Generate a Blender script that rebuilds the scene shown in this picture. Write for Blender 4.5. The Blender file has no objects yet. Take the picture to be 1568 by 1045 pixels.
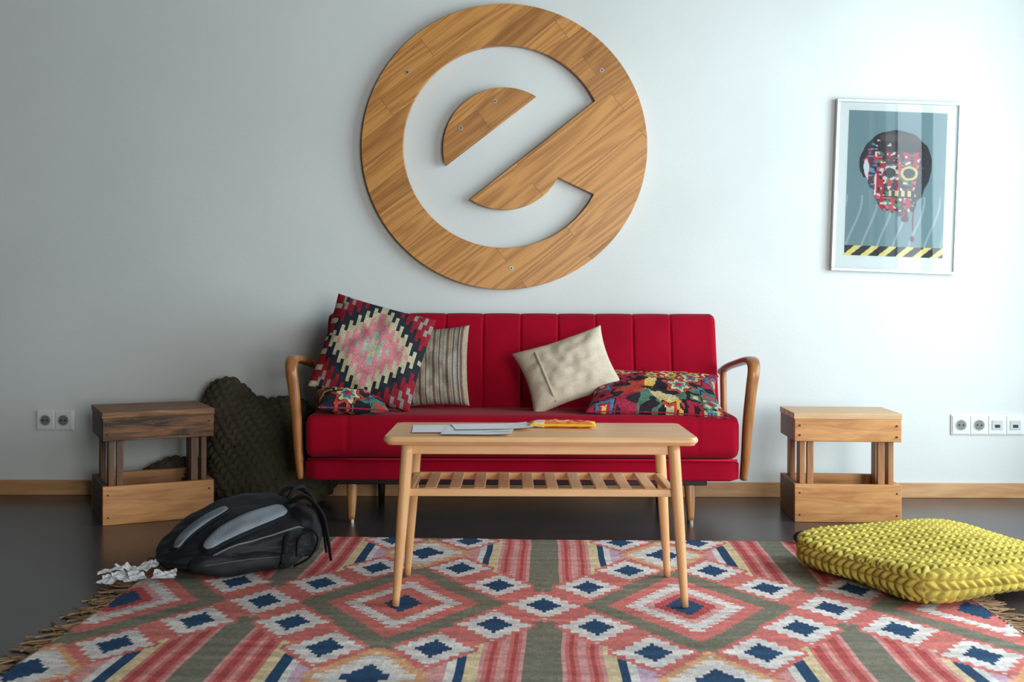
import bpy, math, random
import numpy as np
from mathutils import Vector, Matrix, Euler, noise
from mathutils.bvhtree import BVHTree
random.seed(7)
sc = bpy.context.scene
try:
    sc.view_settings.view_transform = 'Standard'
    sc.view_settings.look = 'None'
except Exception as e:
    print(e)

# ------------------------------------------------------------------ helpers
def lin(c):
    out = []
    for v in c[:3]:
        v = max(0, min(255, v)) / 255.0
        out.append(v / 12.92 if v <= 0.04045 else ((v + 0.055) / 1.055) ** 2.4)
    return (out[0], out[1], out[2], 1.0)

def new_mat(name):
    m = bpy.data.materials.new(name)
    m.use_nodes = True
    nt = m.node_tree
    return m, nt, nt.nodes['Principled BSDF']

def bump_noise(nt, bsdf, scale=100, strength=0.2, dist=0.002, coord='Object', stretch=(1, 1, 1), detail=4):
    tc = nt.nodes.new('ShaderNodeTexCoord'); mp = nt.nodes.new('ShaderNodeMapping')
    mp.inputs['Scale'].default_value = stretch
    nz = nt.nodes.new('ShaderNodeTexNoise'); nz.inputs['Scale'].default_value = scale
    nz.inputs['Detail'].default_value = detail
    bp = nt.nodes.new('ShaderNodeBump'); bp.inputs['Strength'].default_value = strength
    bp.inputs['Distance'].default_value = dist
    nt.links.new(tc.outputs[coord], mp.inputs[0]); nt.links.new(mp.outputs[0], nz.inputs['Vector'])
    nt.links.new(nz.outputs['Fac'], bp.inputs['Height']); nt.links.new(bp.outputs[0], bsdf.inputs['Normal'])
    return nz

def plain(name, col, rough=0.6, metal=0.0, bump=None, var=0.0, spec=0.5, sheen=0.0, nscale=6):
    m, nt, b = new_mat(name)
    b.inputs['Roughness'].default_value = rough
    b.inputs['Metallic'].default_value = metal
    b.inputs['Specular IOR Level'].default_value = spec
    b.inputs['Sheen Weight'].default_value = sheen
    tc = nt.nodes.new('ShaderNodeTexCoord')
    nz = nt.nodes.new('ShaderNodeTexNoise'); nz.inputs['Scale'].default_value = nscale
    nz.inputs['Detail'].default_value = 3
    nt.links.new(tc.outputs['Object'], nz.inputs['Vector'])
    rp = nt.nodes.new('ShaderNodeValToRGB')
    a = tuple(c * (1 - var) for c in col); bb = tuple(min(255, c * (1 + var)) for c in col)
    rp.color_ramp.elements[0].position = 0.3; rp.color_ramp.elements[1].position = 0.7
    rp.color_ramp.elements[0].color = lin(a); rp.color_ramp.elements[1].color = lin(bb)
    nt.links.new(nz.outputs['Fac'], rp.inputs[0]); nt.links.new(rp.outputs[0], b.inputs['Base Color'])
    if bump:
        bump_noise(nt, b, *bump)
    return m

def wood(name, dark, light, axis='X', scale=1.0, rough=0.45, contrast=1.0):
    m, nt, b = new_mat(name)
    b.inputs['Roughness'].default_value = rough
    tc = nt.nodes.new('ShaderNodeTexCoord'); mp = nt.nodes.new('ShaderNodeMapping')
    s = [14.0, 14.0, 14.0]; s['XYZ'.index(axis)] = 1.6
    mp.inputs['Scale'].default_value = [v * scale for v in s]
    nz = nt.nodes.new('ShaderNodeTexNoise'); nz.inputs['Scale'].default_value = 2.0
    nz.inputs['Detail'].default_value = 8; nz.inputs['Distortion'].default_value = 0.8
    nz.inputs['Roughness'].default_value = 0.6
    nt.links.new(tc.outputs['Object'], mp.inputs[0]); nt.links.new(mp.outputs[0], nz.inputs['Vector'])
    rp = nt.nodes.new('ShaderNodeValToRGB')
    w = 0.2 / contrast
    rp.color_ramp.elements[0].position = 0.5 - w; rp.color_ramp.elements[1].position = 0.5 + w
    rp.color_ramp.elements[0].color = lin(dark); rp.color_ramp.elements[1].color = lin(light)
    nt.links.new(nz.outputs['Fac'], rp.inputs[0]); nt.links.new(rp.outputs[0], b.inputs['Base Color'])
    bp = nt.nodes.new('ShaderNodeBump'); bp.inputs['Strength'].default_value = 0.25 * contrast
    bp.inputs['Distance'].default_value = 0.002
    nt.links.new(nz.outputs['Fac'], bp.inputs['Height']); nt.links.new(bp.outputs[0], b.inputs['Normal'])
    return m

def attr_mat(name, rough=0.85, bump=(350, 0.35, 0.002), coat=0.0, sheen=0.0, spec=0.3):
    m, nt, b = new_mat(name)
    at = nt.nodes.new('ShaderNodeAttribute'); at.attribute_name = 'Col'
    nt.links.new(at.outputs['Color'], b.inputs['Base Color'])
    b.inputs['Roughness'].default_value = rough
    b.inputs['Coat Weight'].default_value = coat
    b.inputs['Coat Roughness'].default_value = 0.03
    b.inputs['Sheen Weight'].default_value = sheen
    b.inputs['Specular IOR Level'].default_value = spec
    if bump:
        bump_noise(nt, b, *bump)
    return m

def empty(name, loc=(0, 0, 0), rot=(0, 0, 0)):
    e = bpy.data.objects.new(name, None); e.location = loc; e.rotation_euler = rot
    e.empty_display_size = 0.1
    sc.collection.objects.link(e); return e

def mesh_obj(name, verts, faces, mat=None, parent=None, smooth=False, cols=None, loc=None, rot=None):
    me = bpy.data.meshes.new(name)
    me.from_pydata([tuple(v) for v in verts], [], [tuple(f) for f in faces])
    me.update()
    if smooth:
        me.polygons.foreach_set('use_smooth', [True] * len(me.polygons))
    if cols is not None:
        ca = me.color_attributes.new('Col', 'FLOAT_COLOR', 'CORNER')
        arr = np.zeros((len(me.loops), 4), dtype=np.float32); k = 0
        for p, c in zip(me.polygons, cols):
            n = p.loop_total; arr[k:k + n] = c; k += n
        ca.data.foreach_set('color', arr.ravel())
    if mat: me.materials.append(mat)
    o = bpy.data.objects.new(name, me); sc.collection.objects.link(o)
    if parent: o.parent = parent
    if loc: o.location = loc
    if rot: o.rotation_euler = rot
    return o

def box(name, c, s, mat, parent=None, bevel=0.0, rot=(0, 0, 0), seg=2):
    hx, hy, hz = s[0] / 2, s[1] / 2, s[2] / 2
    v = [(x, y, z) for x in (-hx, hx) for y in (-hy, hy) for z in (-hz, hz)]
    f = [(0, 1, 3, 2), (4, 6, 7, 5), (0, 4, 5, 1), (2, 3, 7, 6), (0, 2, 6, 4), (1, 5, 7, 3)]
    o = mesh_obj(name, v, f, mat, parent, loc=c, rot=rot)
    if bevel:
        md = o.modifiers.new('bevel', 'BEVEL'); md.width = bevel; md.segments = seg; md.limit_method = 'NONE'
        o.data.polygons.foreach_set('use_smooth', [True] * 6)
        wn = o.modifiers.new('wn', 'WEIGHTED_NORMAL')
    return o

def catmull(pts, n=8):
    pts = [np.array(p, float) for p in pts]
    P = [2 * pts[0] - pts[1]] + pts + [2 * pts[-1] - pts[-2]]
    out = []
    for i in range(1, len(P) - 2):
        p0, p1, p2, p3 = P[i - 1], P[i], P[i + 1], P[i + 2]
        for k in range(n):
            t = k / n
            out.append(0.5 * ((2 * p1) + (-p0 + p2) * t + (2 * p0 - 5 * p1 + 4 * p2 - p3) * t * t + (-p0 + 3 * p1 - 3 * p2 + p3) * t ** 3))
    out.append(P[-2]); return out

def sweep(name, pts, mat, parent=None, seg=12, up=(1, 0, 0), n=8, power=2.0, smooth_path=True):
    """pts: (x,y,z,ra,rb): ra half-size along 'up', rb half-size across."""
    path = catmull(pts, n) if smooth_path else [np.array(p, float) for p in pts]
    V, F = [], []
    up = np.array(up, float)
    for i, p in enumerate(path):
        a = path[max(0, i - 1)][:3]; b = path[min(len(path) - 1, i + 1)][:3]
        t = b - a; t /= np.linalg.norm(t) + 1e-9
        A = up - t * np.dot(up, t); A /= np.linalg.norm(A) + 1e-9
        B = np.cross(t, A)
        for k in range(seg):
            th = 2 * math.pi * k / seg; c, s = math.cos(th), math.sin(th)
            c = math.copysign(abs(c) ** (2 / power), c); s = math.copysign(abs(s) ** (2 / power), s)
            V.append(p[:3] + A * c * p[3] + B * s * p[4])
    m = len(path)
    for i in range(m - 1):
        for k in range(seg):
            k2 = (k + 1) % seg
            F.append((i * seg + k, i * seg + k2, (i + 1) * seg + k2, (i + 1) * seg + k))
    F.append(tuple(range(seg))[::-1]); F.append(tuple((m - 1) * seg + k for k in range(seg)))
    return mesh_obj(name, V, F, mat, parent, smooth=True)

def cyl(name, c, r, h, mat, parent=None, axis='Z', seg=24, r2=None):
    r2 = r if r2 is None else r2
    V, F = [], []
    for j, (rr, z) in enumerate(((r, -h / 2), (r2, h / 2))):
        for k in range(seg):
            th = 2 * math.pi * k / seg
            p = (rr * math.cos(th), rr * math.sin(th), z)
            if axis == 'Y': p = (p[0], -p[2], p[1])
            if axis == 'X': p = (p[2], p[0], p[1])
            V.append(p)
    for k in range(seg):
        k2 = (k + 1) % seg; F.append((k, k2, seg + k2, seg + k))
    F.append(tuple(range(seg))[::-1]); F.append(tuple(seg + k for k in range(seg)))
    return mesh_obj(name, V, F, mat, parent, loc=c)

def rounded_cube(n, half, e=4.0):
    V, F, idx = [], [], {}
    def vid(p):
        k = (round(p[0], 5), round(p[1], 5), round(p[2], 5))
        if k not in idx: idx[k] = len(V); V.append(p)
        return idx[k]
    for ax in range(3):
        for sg in (-1, 1):
            for i in range(n):
                for j in range(n):
                    q = []
                    for (a, b) in ((i, j), (i + 1, j), (i + 1, j + 1), (i, j + 1)):
                        p = [0, 0, 0]; p[ax] = sg; p[(ax + 1) % 3] = -1 + 2 * a / n; p[(ax + 2) % 3] = -1 + 2 * b / n
                        q.append(vid(tuple(p)))
                    F.append(q if sg > 0 else q[::-1])
    A = np.array(V, float)
    r = (np.abs(A) ** e).sum(1) ** (1 / e)
    A = A / r[:, None]
    return A * np.array(half), F

def vnormals(V, F):
    V = np.asarray(V); F = np.asarray(F)
    fn = np.cross(V[F[:, 2]] - V[F[:, 0]], V[F[:, 3]] - V[F[:, 1]])
    N = np.zeros_like(V)
    for k in range(4): np.add.at(N, F[:, k], fn)
    return N / (np.linalg.norm(N, axis=1)[:, None] + 1e-12)

def knit(u, v, w, row):
    """stocking stitch height 0..1 : columns of V shaped strands"""
    c = (u / w) % 1.0
    ph = v / row - abs(c - 0.5) * 1.5
    return (abs(math.sin(math.pi * ph)) ** 0.75) * (abs(math.sin(2 * math.pi * c)) ** 0.45)

# ------------------------------------------------------------------ materials
WALL_Y = 5.0
m_wall, nt, b = new_mat('wall_paint')
b.inputs['Roughness'].default_value = 0.75
tc = nt.nodes.new('ShaderNodeTexCoord'); nz = nt.nodes.new('ShaderNodeTexNoise')
nz.inputs['Scale'].default_value = 1.3; nz.inputs['Detail'].default_value = 6
rp = nt.nodes.new('ShaderNodeValToRGB'); rp.color_ramp.elements[0].position = 0.3; rp.color_ramp.elements[1].position = 0.65
rp.color_ramp.elements[0].color = lin((208, 213, 211)); rp.color_ramp.elements[1].color = lin((217, 222, 220))
nt.links.new(tc.outputs['Object'], nz.inputs['Vector']); nt.links.new(nz.outputs['Fac'], rp.inputs[0])
nt.links.new(rp.outputs[0], b.inputs['Base Color'])
bump_noise(nt, b, 60, 0.12, 0.004)
m_wall_dim = plain('wall_warm_dimmed', (96, 88, 74), 0.8)  # unseen walls, tone darkened so light falls off across the back wall
m_ceil = plain('ceiling_dimmed', (52, 52, 52), 0.85)  # unseen ceiling, darkened to cut bounce light near the top
m_floor = plain('floor_linoleum', (62, 52, 54), 0.27, bump=(40, 0.04, 0.002), var=0.08)
m_base = wood('baseboard_wood', (176, 128, 84), (212, 168, 120), 'X', 1.0)
m_red = plain('red_upholstery', (156, 2, 34), 0.85, bump=(500, 0.5, 0.002), var=0.05, spec=0.10, sheen=0.05)
m_redp = plain('red_piping', (170, 8, 42), 0.8, spec=0.2)
m_arm = wood('arm_wood', (128, 80, 42), (182, 122, 72), 'Z', 1.0, 0.3)
m_leg = wood('sofa_leg_wood', (140, 92, 50), (186, 132, 80), 'Z', 1.0, 0.35)
m_metal = plain('metal_tip', (170, 164, 150), 0.35, metal=1.0)
m_screw = plain('screw_steel', (170, 170, 160), 0.4, metal=0.6)
m_dark = plain('dark_wood', (28, 22, 20), 0.5)
m_table = wood('table_beech', (212, 160, 108), (236, 190, 138), 'X', 0.8, 0.35)
m_tleg = wood('table_leg_beech', (206, 154, 102), (230, 182, 130), 'Z', 0.8, 0.35)
m_tslat = wood('table_slat_beech', (206, 160, 114), (234, 196, 150), 'Y', 0.8, 0.4)
m_paper = plain('paper_white', (236, 238, 240), 0.7)

# ------------------------------------------------------------------ room
XL, XR, YF, ZC = -4.0, 2.75, -2.0, 3.2
box('floor', ((XL + XR) / 2, (YF + WALL_Y) / 2, -0.05), (XR - XL + 0.4, WALL_Y - YF + 0.4, 0.1), m_floor)
box('ceiling', ((XL + XR) / 2, (YF + WALL_Y) / 2, ZC + 0.05), (XR - XL + 0.4, WALL_Y - YF + 0.4, 0.1), m_ceil)
box('wall_back', ((XL + XR) / 2, WALL_Y + 0.1, ZC / 2), (XR - XL + 0.4, 0.2, ZC), m_wall)
box('wall_left', (XL - 0.1, (YF + WALL_Y) / 2, ZC / 2), (0.2, WALL_Y - YF, ZC), m_wall_dim)

def wall_with_window(name, axis, pos, lo, hi, wlo, whi, zb, zt, mat, th=0.2):
    e = empty(name)
    def seg(nm, a, b_, z0, z1):
        if axis == 'X':
            box(nm, (pos, (a + b_) / 2, (z0 + z1) / 2), (th, b_ - a, z1 - z0), mat, e)
        else:
            box(nm, ((a + b_) / 2, pos, (z0 + z1) / 2), (b_ - a, th, z1 - z0), mat, e)
    seg('wall_part_1', lo, wlo, 0, ZC); seg('wall_part_2', whi, hi, 0, ZC)
    seg('wall_part_3', wlo, whi, 0, zb); seg('wall_part_4', wlo, whi, zt, ZC)
    return e
RW = (1.6, 4.45, 0.3, 2.5)      # right window y0,y1,z0,z1
FW = (1.0, 2.65, 0.3, 2.3)        # front window x0,x1,z0,z1
wall_with_window('wall_right', 'X', XR + 0.1, YF, WALL_Y, RW[0], RW[1], RW[2], RW[3], m_wall)
wall_with_window('wall_front', 'Y', YF - 0.1, XL, XR, FW[0], FW[1], FW[2], FW[3], m_wall_dim)
m_win = plain('window_frame_paint', (70, 74, 78), 0.4)
def window(name, axis, pos, a0, a1, z0, z1, nm=3):
    e = empty(name)
    def bar(n, a, b_, za, zb):
        if axis == 'X': box(n, (pos, (a + b_) / 2, (za + zb) / 2), (0.06, b_ - a, zb - za), m_win, e, 0.004)
        else: box(n, ((a + b_) / 2, pos, (za + zb) / 2), (b_ - a, 0.06, zb - za), m_win, e, 0.004)
    t = 0.055
    bar('sill', a0, a1, z0, z0 + t); bar('head', a0, a1, z1 - t, z1)
    for i in range(nm + 1):
        x = a0 + t / 2 + (a1 - a0 - t) * i / nm
        bar('mullion_%d' % i, x - t / 2, x + t / 2, z0 + t, z1 - t)
window('window_1', 'X', XR + 0.08, RW[0], RW[1], RW[2], RW[3], 3)
window('window_2', 'Y', YF - 0.08, FW[0], FW[1], FW[2], FW[3], 2)

box('baseboard_back', ((XL + XR) / 2, WALL_Y - 0.008, 0.034), (XR - XL, 0.016, 0.068), m_base, bevel=0.003)

def area(name, loc, rot, sx, sy, power, col):
    l = bpy.data.lights.new(name, 'AREA'); l.shape = 'RECTANGLE'; l.size = sx; l.size_y = sy
    l.energy = power; l.color = col
    o = bpy.data.objects.new(name, l); o.location = loc; o.rotation_euler = rot; sc.collection.objects.link(o)
area('daylight_window_1', (XR + 0.22, (RW[0] + RW[1]) / 2, (RW[2] + RW[3]) / 2), (0, math.radians(90), 0), RW[3] - RW[2], RW[1] - RW[0], 180, (0.80, 0.94, 1.0))
area('daylight_window_2', ((FW[0] + FW[1]) / 2, YF - 0.22, (FW[2] + FW[3]) / 2), (math.radians(90), 0, 0), FW[1] - FW[0], FW[3] - FW[2], 192, (0.985, 0.985, 0.97))
w = bpy.data.worlds.new('World'); sc.world = w; w.use_nodes = True
bg = w.node_tree.nodes['Background']; bg.inputs[0].default_value = (0.65, 0.8, 1.0, 1); bg.inputs[1].default_value = 0.6

# ------------------------------------------------------------------ logo
def logo():
    K = 1 / 334.0
    C = (771.5, 225.0)
    def P(px, py): return ((px - C[0]) * K, -(py - C[1]) * K)
    m, nt, b = new_mat('logo_plank_wood')
    b.inputs['Roughness'].default_value = 0.42
    tc = nt.nodes.new('ShaderNodeTexCoord'); mp = nt.nodes.new('ShaderNodeMapping')
    mp.inputs['Rotation'].default_value = (0, 0, math.radians(-38))
    br = nt.nodes.new('ShaderNodeTexBrick'); br.inputs['Scale'].default_value = 1
    br.inputs['Brick Width'].default_value = 0.85; br.inputs['Row Height'].default_value = 0.105
    br.inputs['Mortar Size'].default_value = 0.0008; br.inputs['Mortar Smooth'].default_value = 0.2
    br.inputs['Color1'].default_value = (0, 0, 0, 1); br.inputs['Color2'].default_value = (1, 1, 1, 1)
    br.inputs['Mortar'].default_value = (0, 0, 0, 1); br.inputs['Bias'].default_value = 0.1
    br.offset = 0.37
    nt.links.new(tc.outputs['Object'], mp.inputs[0]); nt.links.new(mp.outputs[0], br.inputs['Vector'])
    off = nt.nodes.new('ShaderNodeVectorMath'); off.operation = 'MULTIPLY_ADD'
    off.inputs[1].default_value = (3.7, 5.3, 9.1)
    nt.links.new(br.outputs['Color'], off.inputs[0]); nt.links.new(mp.outputs[0], off.inputs[2])
    mp2 = nt.nodes.new('ShaderNodeMapping'); mp2.inputs['Scale'].default_value = (0.6, 6, 7)
    nt.links.new(off.outputs[0], mp2.inputs[0])
    nz = nt.nodes.new('ShaderNodeTexNoise'); nz.inputs['Scale'].default_value = 1.1; nz.inputs['Detail'].default_value = 1.2
    nz.inputs['Distortion'].default_value = 0.2
    nt.links.new(mp2.outputs[0], nz.inputs['Vector'])
    mul = nt.nodes.new('ShaderNodeMath'); mul.operation = 'MULTIPLY'; mul.inputs[1].default_value = 80
    sn = nt.nodes.new('ShaderNodeMath'); sn.operation = 'SINE'
    nt.links.new(nz.outputs['Fac'], mul.inputs[0]); nt.links.new(mul.outputs[0], sn.inputs[0])
    mp3 = nt.nodes.new('ShaderNodeMapping'); mp3.inputs['Scale'].default_value = (3, 130, 100)
    nt.links.new(off.outputs[0], mp3.inputs[0])
    nf = nt.nodes.new('ShaderNodeTexNoise'); nf.inputs['Scale'].default_value = 1.0; nf.inputs['Detail'].default_value = 4
    nt.links.new(mp3.outputs[0], nf.inputs['Vector'])
    ad = nt.nodes.new('ShaderNodeMath'); ad.operation = 'MULTIPLY_ADD'; ad.inputs[1].default_value = 5.0
    nt.links.new(nf.outputs['Fac'], ad.inputs[0]); nt.links.new(sn.outputs[0], ad.inputs[2])
    mr = nt.nodes.new('ShaderNodeMapRange'); mr.inputs[1].default_value = 0.3; mr.inputs[2].default_value = 4.2
    nt.links.new(ad.outputs[0], mr.inputs[0])
    rp = nt.nodes.new('ShaderNodeValToRGB')
    rp.color_ramp.elements[0].color = lin((156, 100, 46)); rp.color_ramp.elements[1].color = lin((202, 144, 78))
    rp.color_ramp.elements[0].position = 0.0; rp.color_ramp.elements[1].position = 0.85
    nt.links.new(mr.outputs[0], rp.inputs[0])
    rp2 = nt.nodes.new('ShaderNodeValToRGB')
    rp2.color_ramp.elements[0].color = (0.64, 0.58, 0.53, 1); rp2.color_ramp.elements[1].color = (1.04, 1.02, 0.98, 1)
    rp2.color_ramp.elements[1].position = 0.55
    nt.links.new(br.outputs['Color'], rp2.inputs[0])
    mx = nt.nodes.new('ShaderNodeMix'); mx.data_type = 'RGBA'; mx.blend_type = 'MULTIPLY'; mx.inputs[0].default_value = 1
    nt.links.new(rp.outputs[0], mx.inputs[6]); nt.links.new(rp2.outputs[0], mx.inputs[7])
    mx2 = nt.nodes.new('ShaderNodeMix'); mx2.data_type = 'RGBA'
    nt.links.new(br.outputs['Fac'], mx2.inputs[0]); nt.links.new(mx.outputs[2], mx2.inputs[6])
    mx2.inputs[7].default_value = lin((96, 58, 30))
    nt.links.new(mx2.outputs[2], b.inputs['Base Color'])
    loops = []
    R = 218
    loops.append([P(C[0] + R * math.cos(t), C[1] + R * math.sin(t)) for t in np.linspace(0, 2 * math.pi, 160, endpoint=False)])
    hole = []
    a0 = math.atan2(155 - 225, 910 - 771.5); a1 = math.atan2(297 - 225, 908 - 771.5)
    for t in np.linspace(a0, a1 - 2 * math.pi, 120):
        hole.append(P(771.5 + 155.5 * math.cos(t), 225 + 155.5 * math.sin(t)))
    C2 = (771, 228); r2 = 93
    b0 = math.atan2(270 - C2[1], 852 - C2[0]); b1 = math.atan2(306 - C2[1], 720 - C2[0])
    for t in np.linspace(b0, b1, 50):
        hole.append(P(C2[0] + r2 * math.cos(t), C2[1] + r2 * math.sin(t)))
    loops.append(hole)
    cu = bpy.data.curves.new('logo_curve', 'CURVE'); cu.dimensions = '2D'; cu.fill_mode = 'BOTH'
    cu.extrude = 0.012; cu.bevel_depth = 0.0015; cu.bevel_resolution = 1
    semi = []
    c0 = math.atan2(254 - C2[1], 681 - C2[0]) ; c1 = math.atan2(149 - C2[1], 818 - C2[0])
    if c0 < 0: c0 += 2 * math.pi
    c1 += 2 * math.pi
    for t in np.linspace(c0, c1, 60):
        semi.append(P(C2[0] + r2 * math.cos(t), C2[1] + r2 * math.sin(t)))
    loops.append(semi)
    for lp in loops:
        sp = cu.splines.new('POLY'); sp.points.add(len(lp) - 1); sp.use_cyclic_u = True
        for i, (x, y) in enumerate(lp): sp.points[i].co = (x, y, 0, 1)
    tmp = bpy.data.objects.new('tmp', cu); sc.collection.objects.link(tmp)
    bpy.context.view_layer.update()
    me = bpy.data.meshes.new_from_object(tmp.evaluated_get(bpy.context.evaluated_depsgraph_get()))
    bpy.data.objects.remove(tmp)
    e = empty('wooden_letter_e_wall_sign', ((C[0] - 784) / 334, WALL_Y - 0.028, 0.889 + (465 - C[1]) / 334), (math.radians(90), 0, 0))
    me.materials.clear(); me.materials.append(m)
    o = bpy.data.objects.new('letter_board', me); sc.collection.objects.link(o); o.parent = e
    for i, (x, y) in enumerate([(623, 112), (920, 108), (757, 156), (705, 197), (783, 411)]):
        p = P(x, y)
        cyl('screw_%d' % i, (p[0], p[1], 0.0142), 0.010, 0.002, m_screw, e, seg=20)
        cyl('screw_slot_%d' % i, (p[0], p[1], 0.0155), 0.004, 0.001, m_dark, e, seg=8)
        cyl('spacer_%d' % i, (p[0], p[1], -0.02), 0.012, 0.016, m_metal, e, seg=16)
logo()

# ------------------------------------------------------------------ sofa
def channel_body(name, loop, front_mask, x0, x1, seams, depth, width, mat, parent, step=0.008, endr=0.03, normals=None):
    xs = list(np.arange(x0, x1, step)) + [x1]
    loop = np.array(loop); c = loop.mean(0)
    n = len(loop)
    nr = []
    for i in range(n):
        t = loop[(i + 1) % n] - loop[i - 1]; nn = np.array([t[1], -t[0]]); nn /= np.linalg.norm(nn) + 1e-9
        if np.dot(nn, loop[i] - c) < 0: nn = -nn
        nr.append(nn)
    V, F = [], []
    for x in xs:
        d = min(abs(x - s) for s in seams) if seams else 1
        g = -depth * math.exp(-(d / width) ** 2)
        if seams and depth > 0.004: g -= 0.004 * (1 - min(1, d / 0.08)) ** 2
        e = min(x - x0, x1 - x)
        sh = 0 if e > endr else (endr - math.sqrt(max(0, endr ** 2 - (endr - e) ** 2)))
        for i in range(n):
            p = loop[i] + nr[i] * (g * front_mask[i] - sh)
            V.append((x, p[0], p[1]))
    m = len(xs)
    for i in range(m - 1):
        for k in range(n):
            k2 = (k + 1) % n
            F.append((i * n + k, (i + 1) * n + k, (i + 1) * n + k2, i * n + k2))
    F.append(tuple(range(n))); F.append(tuple((m - 1) * n + k for k in range(n))[::-1])
    return mesh_obj(name, V, F, mat, parent, smooth=True)

def rrect(y0, y1, z0, z1, r, n=6, bulge=0.0):
    pts = []
    for (cy, cz, a0) in ((y1 - r, z1 - r, 0), (y0 + r, z1 - r, 90), (y0 + r, z0 + r, 180), (y1 - r, z0 + r, 270)):
        for k in range(n + 1):
            a = math.radians(a0 + 90 * k / n); pts.append((cy + r * math.cos(a), cz + r * math.sin(a)))
    out = []
    for i in range(len(pts)):
        a = np.array(pts[i]); b_ = np.array(pts[(i + 1) % len(pts)])
        L = np.linalg.norm(b_ - a); k = max(1, int(L / 0.03))
        for j in range(k): out.append(a + (b_ - a) * j / k)
    return out

SX, SY = 0.043, 4.62
sofa = empty('red_sofa', (SX, SY, 0))
hw = 0.868
seams = [0.707 - 0.167 * k - SX for k in range(10)]
lp = rrect(-0.285, 0.27, 0.178, 0.262, 0.012)
channel_body('seat_base', lp, [1] * len(lp), -hw, hw, [], 0, 1, m_red, sofa, 0.05, 0.01)
lp = rrect(-0.305, 0.2, 0.268, 0.442, 0.045)
lp = [(p[0], p[1] - 0.012 * max(0, (p[0]) / 0.2) * (p[1] > 0.35)) for p in lp]
channel_body('seat_cushion', lp, [1 if (p[0] < 0.15 and p[1] > 0.3) else 0 for p in lp], -hw, hw, [-hw + .17, hw - .17], 0.003, 0.006, m_red, sofa, 0.01, 0.03)
sweep('piping_1', [(-hw + 0.01, -0.296, 0.265, 0.005, 0.005), (0, -0.296, 0.265, 0.005, 0.005), (hw - 0.01, -0.296, 0.265, 0.005, 0.005)], m_redp, sofa, 8, (0, 0, 1), 4)
bl = rrect(-0.055, 0.055, -0.26, 0.262, 0.05, 6)
th = math.radians(-15)
L2 = []
for (y, z) in bl:
    yy = y * math.cos(th) - z * math.sin(th); zz = y * math.sin(th) + z * math.cos(th)
    L2.append((yy + 0.215, zz + 0.589))
mask = [1 if y < 0.03 else 0.15 for (y, z) in bl]
mask = [mk * (0.45 if z > 0.2 else 1) for mk, (y, z) in zip(mask, bl)]
channel_body('backrest', L2, mask, -hw, hw, seams, 0.007, 0.0045, m_red, sofa, 0.003, 0.028)
for sgn, nm in ((-1, 'left'), (1, 'right')):
    ox = hw + 0.032
    pts = [(ox * sgn, 0.27, 0.585, 0.016, 0.014), ((ox + 0.01) * sgn, 0.15, 0.615, 0.02, 0.014), ((ox + 0.022) * sgn, -0.05, 0.645, 0.027, 0.014),
           ((ox + 0.026) * sgn, -0.2, 0.662, 0.028, 0.015), ((ox + 0.024) * sgn, -0.275, 0.655, 0.026, 0.018), ((ox + 0.02) * sgn, -0.305, 0.62, 0.024, 0.02),
           ((ox + 0.012) * sgn, -0.30, 0.55, 0.022, 0.022), ((ox + 0.002) * sgn, -0.285, 0.42, 0.02, 0.026), ((ox - 0.004) * sgn, -0.27, 0.28, 0.017, 0.028),
           ((ox - 0.010) * sgn, -0.255, 0.185, 0.014, 0.024)]
    sweep('arm_' + nm, pts, m_arm, sofa, 16, (1, 0, 0), 8, 2.6)
    sweep('arm_back_post_' + nm, [(ox * sgn, 0.22, 0.60, 0.014, 0.02), (ox * sgn, 0.2, 0.4, 0.014, 0.024), (ox * sgn, 0.18, 0.2, 0.014, 0.024)], m_arm, sofa, 12, (1, 0, 0), 4, 2.6)
for nm, x, y in (('front_1', -0.647, 4.39), ('front_2', 0.726, 4.39)):
    lx, ly = x - SX, y - SY
    sweep('leg_' + nm, [(lx, ly + 0.03, 0.18, 0.024, 0.024), (lx, ly + 0.01, 0.09, 0.019, 0.019), (lx, ly, 0.012, 0.013, 0.013)], m_leg, sofa, 16, (1, 0, 0), 4, 3)
    cyl('leg_tip_' + nm, (lx, ly, 0.007), 0.014, 0.014, m_metal, sofa)
for nm, x in (('back_1', -0.58), ('back_2', 0.66)):
    lx, ly = x - SX, 4.85 - SY
    sweep('leg_' + nm, [(lx, ly - 0.02, 0.19, 0.022, 0.022), (lx, ly, 0.0, 0.013, 0.013)], m_dark, sofa, 12, (1, 0, 0), 3)
box('underframe', (0, -0.02, 0.168), (1.5, 0.42, 0.03), m_dark, sofa, 0.004)

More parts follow.
